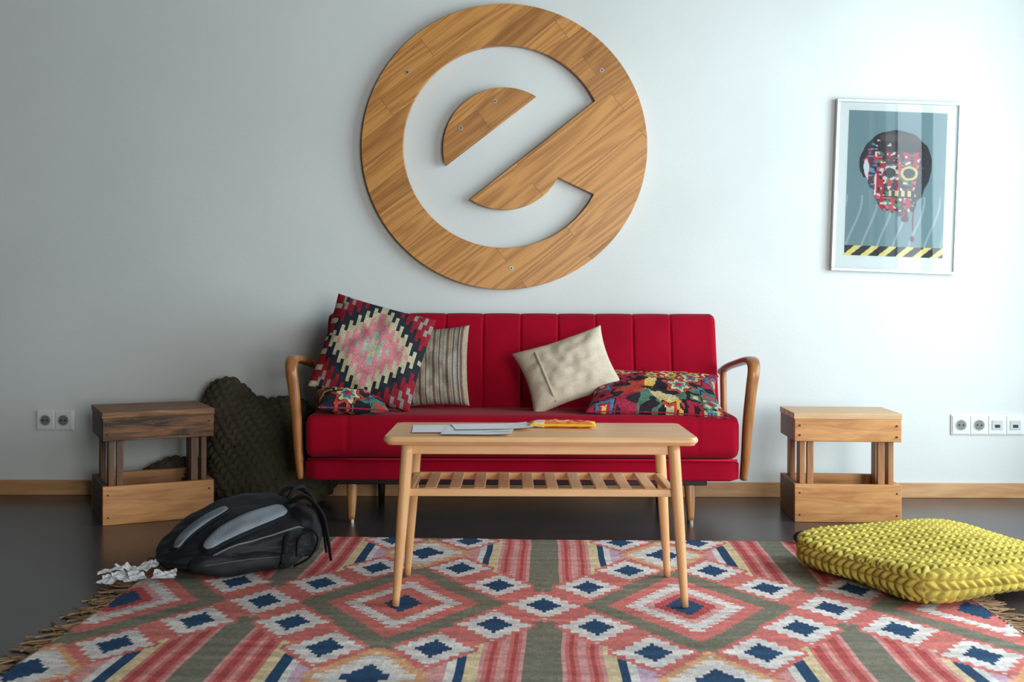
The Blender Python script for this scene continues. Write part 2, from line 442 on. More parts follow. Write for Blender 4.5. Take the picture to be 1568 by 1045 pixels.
# ------------------------------------------------------------------ pillows
def pillow(name, loc, rot, w, h, t, colfn, n=64, mat=None, pinch=0.09, corners=True, sag=0.0, wr=0.006):
    V, F, C = [], [], []
    for side in (-1, 1):
        base = len(V)
        for j in range(n + 1):
            for i in range(n + 1):
                u = -1 + 2 * i / n; v = -1 + 2 * j / n
                px = u * (1 - pinch * (1 - v * v)); pz = v * (1 - pinch * (1 - u * u))
                prof = (max(0, (1 - abs(u) ** 2.4)) * max(0, (1 - abs(v) ** 2.4))) ** 0.48
                wn = noise.noise(Vector((u * 1.7 + loc[0] * 9, v * 1.7, side * 3.0)))
                wn2 = noise.noise(Vector((u * 4 + loc[0] * 9, v * 4, side * 5.0)))
                y = side * (0.003 + t / 2 * prof * (1 + 0.25 * wn)) + wr * wn2 * prof * 1.5 + sag * (u * u + v * v) * 0.5
                V.append((px * w / 2, y, pz * h / 2))
        for j in range(n):
            for i in range(n):
                a = base + j * (n + 1) + i; q = (a, a + 1, a + n + 2, a + n + 1)
                F.append(q if side < 0 else q[::-1])
                C.append(lin(colfn(-1 + 2 * (i + .5) / n, -1 + 2 * (j + .5) / n, side)))
    N1 = (n + 1) * (n + 1)
    rim = [i for i in range(n + 1)] + [(j) * (n + 1) + n for j in range(1, n + 1)] + [n * (n + 1) + i for i in range(n - 1, -1, -1)] + [j * (n + 1) for j in range(n - 1, 0, -1)]
    for k in range(len(rim)):
        a, b_ = rim[k], rim[(k + 1) % len(rim)]
        F.append((b_, a, a + N1, b_ + N1)); C.append(lin(colfn(0.99, 0.99, -1)))
    return mesh_obj(name, V, F, mat, None, True, C, loc, rot)

m_kil = attr_mat('kilim_wool', 0.9, (260, 0.5, 0.003), spec=0.15)
m_lin = attr_mat('linen_cloth', 0.9, (400, 0.4, 0.002), spec=0.15)
PK = dict(pink=(200, 128, 134), cream=(180, 172, 142), navy=(36, 42, 50), red=(136, 30, 42), mint=(152, 166, 152), grey=(132, 132, 126))
def kil(u, v, s):
    au = math.floor(abs(u) * 15) / 15.0
    av = math.floor(abs(v) * 40) / 40.0
    col_ = int(abs(u) * 15) % 2
    r2 = au + av * 0.92 + (0.17 if col_ else 0)
    jit = random.uniform(0.9, 1.08)
    if r2 < 0.18: c = PK['cream']
    elif r2 < 0.32: c = PK['mint']
    elif r2 < 0.72: c = PK['pink']
    elif r2 < 0.96: c = PK['cream']
    elif r2 < 1.26: c = PK['navy']
    elif r2 < 1.52: c = PK['red']
    elif r2 < 1.68: c = PK['grey']
    else: c = PK['navy'] if u < 0 else PK['red']
    if u < -0.84 and r2 > 1.1: c = PK['red'] if int((v + 2) * 9) % 3 else PK['cream']
    return tuple(x * jit for x in c)
def striped(u, v, s):
    k = (u * 1.0 + 1) * 5.5 % 1.0; j = random.uniform(0.93, 1.05)
    c = (160, 146, 126)
    if k < 0.18: c = (80, 84, 88)
    elif 0.3 < k < 0.36: c = (126, 90, 62)
    elif 0.55 < k < 0.72: c = (130, 130, 124)
    elif 0.8 < k < 0.85: c = (100, 66, 48)
    return tuple(x * j for x in c)
def beige(u, v, s):
    j = random.uniform(0.97, 1.02); return (204 * j, 190 * j, 168 * j)
FP = [(170, 36, 46), (212, 172, 84), (34, 34, 40), (84, 116, 98), (186, 70, 56), (200, 184, 140), (70, 122, 146), (160, 44, 70)]
rf = random.Random(5)
FC = [(rf.uniform(-1.1, 1.1), rf.uniform(-1.1, 1.1), rf.uniform(0, 6), rf.randrange(8), rf.choice([4, 5, 6, 8])) for _ in range(34)]
def folk(u, v, s):
    best = None; bd = 9
    for k, (cx, cy, ph, ci, pt) in enumerate(FC):
        dx, dy = (u - cx) * 1.6, (v - cy)
        d = math.hypot(dx, dy)
        if d < bd: bd = d; best = (dx, dy, ph, ci, pt)
    dx, dy, ph, ci, pt = best
    an = math.atan2(dy, dx)
    d = bd * (1 + 0.22 * math.cos(pt * an + ph))
    if d < 0.07: c = FP[(ci + 3) % 8]
    elif d < 0.14: c = FP[(ci + 1) % 8]
    elif d < 0.23: c = FP[ci]
    elif d < 0.26: c = (44, 38, 42)
    elif d < 0.34: c = FP[(ci * 3 + 5) % 8]
    else: c = FP[(ci * 5 + 1) % 8] if noise.noise(Vector((u * 4, v * 4, 1))) > -0.05 else (46, 40, 48)
    j = random.uniform(0.85, 1.1)
    return tuple(x * j for x in c)
def folk2(u, v, s): return folk(u * 0.5 + 0.45, v * .6 + 0.2, s)

R = math.radians
pillow('kilim_throw_pillow', (-0.579, 4.525, 0.682), (R(-20), R(15), R(0)), 0.43, 0.42, 0.13, kil, 90, m_kil, 0.04)
pillow('striped_throw_pillow', (-0.345, 4.640, 0.617), (R(-18), R(-3), R(-6)), 0.33, 0.355, 0.11, striped, 60, m_lin, 0.07)
bp = pillow('beige_throw_pillow', (0.236, 4.570, 0.609), (R(-28), R(-18), R(4)), 0.40, 0.30, 0.14, beige, 50, m_lin, 0.10)
pillow('patterned_throw_pillow', (0.592, 4.50, 0.518), (R(-66), R(2), R(-3)), 0.57, 0.36, 0.105, folk, 90, m_kil, 0.12)
pillow('patterned_throw_pillow', (-0.655, 4.42, 0.492), (R(-78), R(4), R(14)), 0.28, 0.24, 0.085, folk2, 60, m_kil, 0.08)
m_strap = plain('linen_strap', (176, 162, 138), 0.9)
sweep('ribbon_band', [(-0.11, -0.03, 0.13, 0.006, 0.003), (-0.108, -0.062, 0.075, 0.006, 0.003), (-0.105, -0.078, 0.0, 0.006, 0.003), (-0.1, -0.066, -0.075, 0.006, 0.003), (-0.095, -0.03, -0.13, 0.006, 0.003)], m_strap, bp, 8, (1, 0, 0), 5)

# ------------------------------------------------------------------ coffee table
T = empty('wooden_coffee_table', (0.085, 3.325, 0))
def rounded_top(name, w, d, z, th, r, mat, parent):
    prof = [(0.010, -th), (0.0, -th * 0.55), (0.0, -th * 0.3), (0.004, 0)]
    V, F = [], []; n = 8; ring = None
    for inset, dz in prof:
        k = 0
        for (cx, cy, a0) in ((w / 2 - r, d / 2 - r, 0), (-w / 2 + r, d / 2 - r, 90), (-w / 2 + r, -d / 2 + r, 180), (w / 2 - r, -d / 2 + r, 270)):
            for i in range(n + 1):
                a = R(a0 + 90 * i / n); V.append((cx + (r - inset) * math.cos(a), cy + (r - inset) * math.sin(a), z + dz)); k += 1
        ring = k
    for j in range(len(prof) - 1):
        for i in range(ring):
            i2 = (i + 1) % ring; F.append((j * ring + i, j * ring + i2, (j + 1) * ring + i2, (j + 1) * ring + i))
    F.append(tuple(range(ring))[::-1]); F.append(tuple((len(prof) - 1) * ring + i for i in range(ring)))
    return mesh_obj(name, V, F, mat, parent)
rounded_top('tabletop', 0.915, 0.395, 0.502, 0.024, 0.03, m_table, T)
box('apron_front', (0, -0.15, 0.464), (0.75, 0.018, 0.032), m_table, T, 0.002)
box('apron_back', (0, 0.15, 0.464), (0.75, 0.018, 0.032), m_table, T, 0.002)
box('apron_left', (-0.375, 0, 0.464), (0.018, 0.3, 0.032), m_table, T, 0.002)
box('apron_right', (0.375, 0, 0.464), (0.018, 0.3, 0.032), m_table, T, 0.002)
for sx in (-1, 1):
    for sy in (-1, 1):
        sweep('leg_%d_%d' % (sx + 1, sy + 1), [(sx * 0.388, sy * 0.158, 0.48, 0.018, 0.018), (sx * 0.403, sy * 0.166, 0.26, 0.0165, 0.0165), (sx * 0.42, sy * 0.178, 0.0095, 0.0105, 0.0105)], m_tleg, T, 20, (1, 0, 0), 8)
zs = 0.336
box('shelf_rail_front', (0, -0.152, zs), (0.775, 0.02, 0.022), m_table, T, 0.003)
box('shelf_rail_back', (0, 0.152, zs), (0.775, 0.02, 0.022), m_table, T, 0.003)
for sx in (-1, 1):
    box('shelf_rail_side_%d' % (sx + 1), (sx * 0.385, 0, zs), (0.024, 0.31, 0.022), m_tslat, T, 0.003)
for i in range(10):
    x = -0.323 + 0.0718 * i
    box('shelf_slat_%d' % i, (x, 0, zs + 0.008), (0.034, 0.30, 0.009), m_tslat, T, 0.002)

def sheet(name, loc, rotz, w, d, curl, mat, parent=None):
    V, F = [], []; n = 10
    for j in range(n + 1):
        for i in range(n + 1):
            u = i / n; v = j / n
            V.append(((u - .5) * w, (v - .5) * d, curl * (max(0, u - .6) ** 2 + max(0, .3 - v) ** 2)))
    for j in range(n):
        for i in range(n):
            a = j * (n + 1) + i; F.append((a, a + 1, a + n + 2, a + n + 1))
    return mesh_obj(name, V, F, mat, parent, True, loc=loc, rot=(0, 0, rotz))
pp = empty('paper_sheets', (-0.12, 3.30, 0.5025))
sheet('sheet_1', (-0.035, 0.03, 0.0010), R(4), 0.297, 0.21, 0.02, m_paper, pp)
sheet('sheet_2', (0.02, -0.04, 0.0022), R(-3), 0.21, 0.20, 0.02, m_paper, pp)
sheet('sheet_3', (0.06, 0.065, 0.0034), R(8), 0.24, 0.17, 0.03, m_paper, pp)
def snack(u, v, s):
    if abs(u) > .92: return (236, 190, 60)
    if u < -.55: return (250, 226, 200)
    if abs(u + .1) < .28 and abs(v) < .5 and int((u + v) * 9) % 2: return (240, 226, 190)
    if abs(u - .5) < .2 and abs(v) < .4: return (190, 50, 36)
    return (232, 128, 40)
m_snack = attr_mat('foil_wrapper', 0.3, (30, 0.5, 0.004))
pillow('snack_packet', (0.160, 3.40, 0.512), (R(-90), 0, R(-3)), 0.205, 0.085, 0.014, snack, 40, m_snack, 0.03, wr=0.004)

# ------------------------------------------------------------------ rug
def rug():
    P, Q = 0.415, 0.63
    coral = (206, 118, 110); red = (182, 84, 84); white = (218, 210, 204); navy = (46, 74, 104); olive = (124, 120, 104)
    pink = (212, 152, 148); yellow = (218, 194, 154); lav = (200, 168, 184); purple = (112, 88, 128); orange = (218, 164, 122)
    def node(u, v, A, B, sc_=1.0):
        du = abs(u - A * P); dv = abs(v - B * Q)
        du = math.floor(du / 0.0107 + 0.5) * 0.0107
        k = math.floor(dv / 0.0107)
        dv = k * 0.0107
        return du / (0.098 * sc_) + dv / (0.136 * sc_), (0.14 if (k % 3) == 2 else 0.0)
    def col(u, v):
        A, B = u / P, v / Q; a, b_ = A + B, A - B
        ka = round(a / 2) * 2; bn = round(b_ * 1.5) / 1.5
        kb = round(b_ / 2) * 2; an = round(a * 1.5) / 1.5
        best = 9; big = False; tag = 0; tooth = 0
        for (aa, bb) in ((ka, bn), (an, kb)):
            cA, cB = (aa + bb) / 2, (aa - bb) / 2
            isv = abs(cA - round(cA)) < .01 and abs(cB - round(cB)) < .01 and int(round(cA)) % 2 != 0
            d, tt = node(u, v, cA, cB, 1.28 if isv else 1.0)
            if d < best: best = d; big = isv; tag = int(round(cA * 3)); tooth = tt
        if best + tooth * 0.7 < 0.50: return navy
        if best + tooth < 1.0: return white
        if best < 1.2: return coral if not big else (orange if tag % 2 else pink)
        if big and best < 1.35: return orange if tag % 4 == 1 else coral
        i, j = math.floor(a / 2), math.floor(b_ / 2); cA, cB = i + j + 1, i - j
        da = abs(((a + 1) % 2) - 1); db = abs(((b_ + 1) % 2) - 1); m = min(da, db)
        if cA % 2 == 0:   # stripes cell
            su = u - cA * P; x = abs(su)
            if m < 0.20: return coral
            if x < 0.045: return olive
            if x < 0.155:
                k = int(x / 0.0135); return red if k % 4 == 1 else (pink if (k % 4 == 3) else coral)
            if x < 0.185: return yellow
            if x < 0.212: return navy
            if x < 0.232: return white
            if x < 0.29: return lav if su > 0 else pink
            return purple if su > 0 else coral
        kk = math.floor(abs(B - cB) * Q / 0.0107)
        tz = 0.035 if kk % 3 == 2 else 0
        d = math.floor(abs(A - cA) * P / 0.0107) * 0.0107 / P + kk * 0.0107 / Q
        alt = cA % 4 == 1
        if d < 0.12: return navy
        if d < 0.20: return red if alt else coral
        if d < 0.27: return pink if alt else coral
        if d + tz < 0.40: return white
        if d < 0.52: return coral
        if m > 0.26: return olive
        return coral
    x0, x1, y0, y1 = -1.28, 1.29, -1.25, 0.88
    nx, ny = 240, 200
    V, F, C = [], [], []
    for j in range(ny + 1):
        for i in range(nx + 1):
            x = x0 + (x1 - x0) * i / nx; y = y0 + (y1 - y0) * j / ny
            z = 0.007 + 0.004 * max(0, noise.noise(Vector((x * 2.2, y * 2.2, 1.0)))) + 0.0015 * noise.noise(Vector((x * 9, y * 9, 4.0)))
            ey = 0.02 * noise.noise(Vector((0.3, y * 2.0, 8.0))); ex = 0.012 * noise.noise(Vector((x * 2.0, .7, 2.0)))
            V.append((x + ey + 0.006 * noise.noise(Vector((x * 5, y * 5, 0))), y + ex + 0.008 * noise.noise(Vector((x * 4, y * 4, 9))), z))
    for j in range(ny):
        for i in range(nx):
            a = j * (nx + 1) + i; F.append((a, a + 1, a + nx + 2, a + nx + 1))
            x = x0 + (x1 - x0) * (i + .5) / nx; y = y0 + (y1 - y0) * (j + .5) / ny
            c = col(x, y); k = random.uniform(0.92, 1.05) * (1 + 0.14 * noise.noise(Vector((x * 1.5, y * 30, 0))))
            C.append(lin(tuple(q * k for q in c)))
    e = empty('kilim_rug', (0.10, 3.175, 0), (0, 0, R(-2.0)))
    o = mesh_obj('rug_weave', V, F, attr_mat('rug_wool', 0.92, (220, 0.5, 0.003), spec=0.1), e, True, C)
    md = o.modifiers.new('sol', 'SOLIDIFY'); md.thickness = 0.005; md.offset = -1
    V, F = [], []
    for side, xe in ((-1, x0), (1, x1)):
        for k in range(190):
            y = y0 + (y1 - y0) * (k + random.random()) / 190
            x = xe + 0.02 * noise.noise(Vector((0.3, y * 2.0, 8.0))); L = random.uniform(0.05, 0.1); dy = random.gauss(0, 0.45)
            px, py, pz = x - side * 0.01, y, 0.008
            r = 0.0022; base = len(V); nseg = 5
            for q in range(nseg + 1):
                for t in range(4):
                    an = t * math.pi / 2
                    V.append((px, py + r * math.cos(an) * 1.2, max(0.001, pz + r * math.sin(an))))
                dy += random.gauss(0, 0.25)
                px += side * L / nseg; py += dy * L / nseg; pz = max(0.004, pz - 0.002 + random.gauss(0, 0.0015))
            for q in range(nseg):
                for t in range(4):
                    t2 = (t + 1) % 4; F.append((base + q * 4 + t, base + q * 4 + t2, base + q * 4 + 4 + t2, base + q * 4 + 4 + t))
    mesh_obj('fringe', V, F, plain('fringe_yarn', (150, 120, 88), 0.9), e, True)
rug()

# ------------------------------------------------------------------ crate stools
def stool(loc, rot, W, D, H, mats, topmat, seed):
    random.seed(seed)
    e = empty('wooden_crate_stool', loc, (0, 0, rot))   # origin = front-left corner on floor
    ma = mats
    t = 0.024
    ph = 0.092; bh = 0.155
    nb = 3
    for i in range(nb):
        d = D / nb
        box('top_board_%d' % i, (W / 2, d * (i + .5), H - 0.012), (W + 0.006, d - 0.003, 0.024), topmat[0], e, 0.002)
    box('front_plank', (W / 2, t / 2, H - 0.024 - ph / 2), (W, t, ph), topmat[1], e, 0.003)
    box('back_plank', (W / 2, D - t / 2, H - 0.024 - ph / 2), (W, t, ph), ma[0], e, 0.003)
    box('side_plank_1', (t / 2, D / 2, H - 0.024 - ph / 2), (t, D - 2 * t, ph), topmat[2], e, 0.003)
    box('side_plank_2', (W - t / 2, D / 2, H - 0.024 - ph / 2), (t, D - 2 * t, ph), ma[0], e, 0.003)
    box('low_front_plank', (W / 2, t / 2 - 0.004, bh / 2), (W, t, bh), ma[0], e, 0.003)
    box('low_back_plank', (W / 2, D - t / 2 + .004, bh / 2), (W, t, bh), ma[0], e, 0.003)
    box('low_side_plank_1', (t / 2, D / 2, bh / 2), (t, D - 2 * t, bh), ma[2], e, 0.003)
    box('low_side_plank_2', (W - t / 2, D / 2, bh / 2), (t, D - 2 * t, bh), ma[0], e, 0.003)
    hp = H - 0.03
    for k, (x, y, w_, d_) in enumerate(((t + 0.012, t + 0.03, 0.022, 0.06), (t + 0.045, t + 0.012, 0.026, 0.022), (W - t - 0.012, t + 0.03, 0.022, 0.06), (W - t - 0.05, t + 0.012, 0.028, 0.022),
                                        (t + 0.012, D - t - 0.03, 0.022, 0.06), (W - t - 0.012, D - t - 0.03, 0.022, 0.06))):
        box('post_%d' % k, (x, y, hp / 2 + 0.002), (w_, d_, hp - 0.004), ma[1], e, 0.002)
    for k, (x, z) in enumerate(((0.02, H - 0.05), (0.02, H - 0.09), (W - 0.02, H - 0.05), (W - 0.02, H - 0.095), (0.02, 0.03), (0.02, 0.12), (W - 0.02, 0.03), (W - 0.02, 0.12))):
        cyl('nail_%d' % k, (x, -0.003, z), 0.004, 0.004, m_dark, e, 'Y', 10)
    return e
wo = wood('pine_orange', (172, 110, 56), (214, 156, 94), 'X', 1.0, 0.5, 1.3)
wod = wood('pine_post', (130, 84, 46), (180, 124, 74), 'Z', 1.0, 0.5)
wo_shade = wood('pine_shaded_side', (90, 58, 34), (126, 84, 50), 'Y', 1.0, 0.5)  # darker copy of the pine, shade of the left side put into the colour
wtop = wood('pine_top_pale', (190, 152, 110), (224, 186, 144), 'X', 1.0, 0.5)
wl = wood('oak_left', (162, 104, 56), (206, 146, 86), 'X', 1.0, 0.5, 1.2)
wlt = wood('rustic_top', (100, 66, 38), (164, 114, 68), 'X', 1.0, 0.6, 1.6)
wlf = wood('rustic_rough_front', (52, 35, 24), (132, 88, 54), 'X', 1.2, 0.7, 2.0)
wl_shade = wood('rustic_shaded_side', (44, 32, 26), (76, 54, 40), 'Y', 1.0, 0.6)  # left stool's wood toned down, left-side shading painted in
wlp = wood('rustic_post', (66, 46, 32), (116, 80, 52), 'Z', 1.0, 0.6)
stool((1.157, 4.43, 0), R(-3), 0.43, 0.30, 0.445, (wo, wod, wo_shade), (wtop, wo, wo_shade), 3)
stool((-1.622, 4.30, 0), R(27), 0.435, 0.385, 0.450, (wl, wlp, wl_shade), (wlt, wlf, wl_shade), 5)

# ------------------------------------------------------------------ yellow knitted pouf
def pouf():
    V, F = rounded_cube(180, (0.345, 0.32, 0.045), 6.0)
    for i, p in enumerate(V):
        s = noise.noise(Vector((p[0] * 3.0, p[1] * 3.0, 0.5)))
        V[i][2] *= 1 + 0.30 * s
        if p[2] > 0: V[i][2] += 0.012 * math.sin(p[0] * 9 + 1.0) * math.cos(p[1] * 5)
        V[i][0] *= 1 + 0.04 * math.sin(p[1] * 9)
    N = vnormals(V, F)
    U = V.copy()
    ax = np.abs(N)
    for i in range(len(V)):
        x, y, z = U[i]; n = ax[i]
        wob = 0.004 * noise.noise(Vector((x * 9, y * 9, 3)))
        if n[2] > 0.55: u, v = y, x
        elif n[0] > n[1]: u, v = z + 0.01, y
        else: u, v = z + 0.01, x
        V[i] += N[i] * 0.0135 * knit(u + wob, v + wob, 0.052, 0.031)
    V[:, 2] -= V[:, 2].min()
    mesh_obj('yellow_knitted_floor_cushion', V, F, plain('mustard_yarn', (186, 168, 82), 0.95, bump=(180, 0.6, 0.003), var=0.12, spec=0.08, nscale=20), None, True, None, (1.375, 3.515, 0.012), (0, 0, R(21)))
pouf()
m_yarn = plain('blue_yarn', (50, 46, 90), 0.9, bump=(120, 0.6, 0.004), var=0.4)
V, F = rounded_cube(16, (0.045, 0.03, 0.028), 2.0)
V[:, 0] *= 1 + 0.2 * np.sin(V[:, 1] * 60)
mesh_obj('yarn_ball', V, F, m_yarn, None, True, None, (1.09, 4.0, 0.028))

# ------------------------------------------------------------------ dark knitted beanbag
def beanbag():
    mb = bpy.data.metaballs.new('tmpmb'); mb.resolution = 0.008; mb.render_resolution = 0.008; mb.threshold = 0.35
    els = [(-1.17, 4.84, 0.12, .26), (-1.02, 4.84, 0.14, .27), (-0.98, 4.84, 0.25, .23), (-1.10, 4.85, 0.28, .22), (-1.22, 4.87, 0.30, .19), (-1.265, 4.88, 0.40, .16), (-1.285, 4.89, 0.46, .12),
           (-1.00, 4.87, 0.33, .18), (-0.92, 4.84, 0.14, .2), (-1.42, 4.89, 0.09, .13), (-1.52, 4.89, 0.09, .13), (-1.6, 4.89, 0.07, .11), (-1.08, 4.74, 0.05, .13), (-1.0, 4.72, 0.04, .12), (-1.16, 4.87, 0.36, .13)]
    for x, y, z, r in els:
        el = mb.elements.new(); el.co = (x + 1.1, y - 4.8, z); el.radius = r * 1.04
    o = bpy.data.objects.new('tmpmb', mb); sc.collection.objects.link(o)
    bpy.context.view_layer.update()
    dg = bpy.context.evaluated_depsgraph_get()
    me = bpy.data.meshes.new_from_object(o.evaluated_get(dg))
    bpy.data.objects.remove(o)
    me.update()
    n = len(me.vertices)
    co = np.zeros(n * 3); me.vertices.foreach_get('co', co); co = co.reshape(-1, 3)
    no = np.array([tuple(v.normal) for v in me.vertices])
    print('beanbag verts', n, co.min(0), co.max(0))
    for i in range(n):
        x, y, z = co[i]
        fold = 0.006 * noise.noise(Vector((x * 6, y * 6, z * 6)))
        wob = 0.02 * noise.noise(Vector((x * 3.5, y * 3.5, z * 3.5)))
        ca, sa = math.cos(0.5), math.sin(0.5)
        zz = z + 0.6 * y
        u = x * ca + zz * sa + wob; v = -x * sa + zz * ca + wob
        co[i] += no[i] * (0.016 * knit(u, v, 0.066, 0.038) + fold)
    co[:, 2] = np.maximum(co[:, 2], 0.0); co[:, 1] = np.minimum(co[:, 1], 0.185)
    me.vertices.foreach_set('co', co.ravel()); me.update()
    me.polygons.foreach_set('use_smooth', [True] * len(me.polygons))
    me.materials.clear(); me.materials.append(plain('charcoal_yarn', (78, 72, 60), 0.95, bump=(150, 0.5, 0.003), var=0.12, spec=0.1))
    ob = bpy.data.objects.new('knitted_beanbag', me); ob.location = (-1.1, 4.8, 0); sc.collection.objects.link(ob)
beanbag()

# ------------------------------------------------------------------ backpack
def backpack():
    e = empty('backpack', (-0.905, 3.625, 0.012), (0, 0, R(24)))
    n = 60
    V, F = rounded_cube(n, (1, 1, 1), 2.7)
    U = V.copy(); W = []
    for i in range(len(V)):
        a, b_, c = U[i]
        x = 0.268 * a
        hgt = 0.062 + 0.046 * (a * 0.5 + 0.5) + 0.012 * math.cos(a * 2.2)
        dep = 0.158 - 0.035 * max(0, -a) ** 2
        z = (hgt * c + hgt) * (1 + 0.34 * b_ - 0.05)
        y = dep * b_
        z += 0.010 * noise.noise(Vector((a * 2.0, b_ * 2.0, c * 2))) * (c > -0.3)
        z = max(z, 0.0)
        y += 0.012 * noise.noise(Vector((a * 2, c * 2, 3)))
        W.append((x, y, z))
    V = np.array(W); N = vnormals(V, F)
    for i in range(len(V)):
        a, b_, c = U[i]
        V[i] -= N[i] * 0.007 * math.exp(-((a - 0.72) / 0.04) ** 2)
        V[i] += N[i] * 0.005 * noise.noise(Vector((a * 5, b_ * 5, c * 5)))
    V[:, 2] = np.maximum(V[:, 2], 0)
    m_nyl = plain('nylon_black', (28, 33, 37), 0.6, bump=(200, 0.3, 0.002), var=0.15, spec=0.35)
    m_nyl2 = plain('nylon_webbing', (16, 18, 21), 0.7, bump=(300, 0.4, 0.002), spec=0.3)
    m_mesh = plain('grey_air_mesh', (146, 156, 166), 0.8, bump=(240, 0.9, 0.004), var=0.08, spec=0.2)
    m_mesh2 = plain('grey_panel', (128, 138, 148), 0.8, bump=(240, 0.6, 0.003), var=0.08, spec=0.2)
    m_pip = plain('reflective_piping', (120, 126, 130), 0.6)
    mesh_obj('pack_body', V, F, m_nyl, e, True)
    bvh = BVHTree.FromPolygons([Vector(v) for v in V], [tuple(f) for f in F])
    D = Vector((0, 0.75, -0.66)).normalized(); UPV = Vector((0, 0.66, 0.75)).normalized(); C0 = Vector((0, 0, 0.09))
    def drape(name, pts, off, mat, cs=12):
        path = catmull([(p[0], p[1], p[2]) for p in pts], 10); Vv, Ff = [], []
        m = len(path)
        for i, p in enumerate(path):
            a = path[max(0, i - 1)]; b_ = path[min(m - 1, i + 1)]
            t = (b_ - a)[:2]; t /= np.linalg.norm(t) + 1e-9; nn = np.array([-t[1], t[0]])
            endf = min(1, min(i, m - 1 - i) / 4.0)
            endw = math.sqrt(1 - (1 - endf) ** 2) * 0.75 + 0.25
            for k in range(cs + 1):
                s = -1 + 2 * k / cs
                q = p[:2] + nn * s * p[2] * endw
                edge = (1 - abs(s) ** 5) * (1 - (1 - endf) ** 3)
                org = C0 + Vector((q[0], 0, 0)) + UPV * q[1] - D * 1.0
                hit = bvh.ray_cast(org, D)
                hp = hit[0] if hit[0] is not None else C0 + Vector((q[0], 0, 0)) + UPV * q[1]
                pt = hp - D * (-0.003 + (off + 0.003) * edge)
                Vv.append(tuple(pt))
        for i in range(m - 1):
            for k in range(cs):
                a = i * (cs + 1) + k; Ff.append((a, a + cs + 1, a + cs + 2, a + 1))
        mesh_obj(name, Vv, Ff, mat, e, True)
    drape('strap_pad_1', [(-.225, -.055, .018), (-.195, .0, .030), (-.12, .058, .034), (-.02, .10, .028)], 0.009, m_nyl2)
    drape('strap_mesh_1', [(-.218, -.05, .012), (-.19, .0, .022), (-.12, .056, .026), (-.03, .095, .020)], 0.014, m_mesh2)
    drape('back_pad', [(-.15, -.09, .026), (-.07, -.035, .046), (.05, .018, .052), (.17, .062, .044)], 0.010, m_nyl2)
    drape('back_mesh', [(-.14, -.085, .018), (-.07, -.035, .037), (.05, .018, .042), (.155, .057, .034)], 0.017, m_mesh)
    drape('piping_1', [(-.15, -.125, .0025), (-.06, -.098, .0025), (.08, -.065, .0025), (.2, -.03, .0025)], 0.006, m_pip)
    V2, F2 = rounded_cube(24, (0.175, 0.04, 0.038), 2.6)
    for i in range(len(V2)): V2[i][2] += 0.040 + 0.01 * noise.noise(Vector(V2[i] * 12)); V2[i][1] += 0.008 * noise.noise(Vector(V2[i] * 15))
    mesh_obj('front_pocket', V2, F2, m_nyl, e, True, None, (-0.01, -0.130, 0.0))
    V3, F3 = rounded_cube(20, (0.055, 0.10, 0.065), 2.6)
    V3[:, 2] += 0.065
    for i in range(len(V3)): V3[i] *= 1 + 0.12 * noise.noise(Vector(V3[i] * 14))
    mesh_obj('lid_pocket', V3, F3, m_nyl, e, True, None, (0.20, 0.01, 0.05))
    sweep('shoulder_strap_1', [(0.17, 0.0, 0.20, .020, .006), (0.21, -0.05, 0.22, .020, .007), (0.25, -0.10, 0.17, .018, .007), (0.262, -0.13, 0.10, .016, .006), (0.27, -0.15, 0.02, .012, .004)], m_nyl2, e, 10, (0, 1, 0))
    sweep('shoulder_strap_2', [(0.14, 0.07, 0.205, .018, .006), (0.18, 0.07, 0.235, .02, .007), (0.24, 0.04, 0.215, .018, .006), (0.275, 0.0, 0.13, .014, .005), (0.285, -0.03, 0.02, .010, .004)], m_nyl2, e, 10, (0, 1, 0))
    sweep('grab_loop', [(0.16, 0.01, 0.205, .007, .007), (0.18, 0.01, 0.238, .007, .007), (0.22, 0.03, 0.24, .007, .007), (0.235, 0.05, 0.20, .007, .007)], m_nyl2, e, 10, (0, 1, 0))
    sweep('side_strap', [(0.10, -0.172, 0.02, .010, .003), (0.11, -0.18, 0.06, .010, .003), (0.12, -0.15, 0.10, .010, .003), (0.13, -0.12, 0.12, .010, .003)], m_nyl2, e, 8, (1, 0, 0))
    sweep('zip', [(-0.15, -0.162, 0.044, .003, .003), (-0.02, -0.174, 0.055, .003, .003), (0.13, -0.163, 0.052, .003, .003)], plain('zip_dark', (70, 74, 78), 0.4), e, 8)
    box('buckle', (0.11, -0.186, 0.05), (0.03, 0.012, 0.035), m_nyl2, e, 0.004)
    sweep('webbing_loop', [(0.14, -0.175, 0.02, .008, .003), (0.19, -0.19, 0.05, .008, .003), (0.22, -0.17, 0.1, .008, .003), (0.2, -0.14, 0.13, .008, .003), (0.16, -0.15, 0.1, .008, .003), (0.15, -0.17, 0.05, .008, .003)], m_nyl2, e, 8, (0, 1, 0))
backpack()

cp = empty('crumpled_papers', (-1.19, 3.40, 0.013))
random.seed(11)
for k in range(7):
    n = 8; V = []; F = []
    w_ = random.uniform(0.07, 0.13); d_ = random.uniform(0.04, 0.07)
    for j in range(n + 1):
        for i in range(n + 1):
            u, v = i / n - .5, j / n - .5
            fold = abs(((u * 1.3 + v * 0.7 + k * 0.3) % 0.6) - 0.3)
            V.append((u * w_ + 0.01 * v, v * d_ + .01 * noise.noise(Vector((u * 4, k, 0))), 0.002 + 0.05 * fold * (0.5 + u) + 0.008 * abs(noise.noise(Vector((u * 3, v * 3, k))))))
    for j in range(n):
        for i in range(n):
            a = j * (n + 1) + i; F.append((a, a + 1, a + n + 2, a + n + 1))
    mesh_obj('scrap_%d' % k, V, F, m_paper, cp, False, None, ((k % 4 - 1.5) * 0.055 + random.uniform(-.02, .02), (k // 4) * 0.06 + random.uniform(-.02, .02), 0.001 + 0.004 * k), (0, 0, random.uniform(0, 3)))

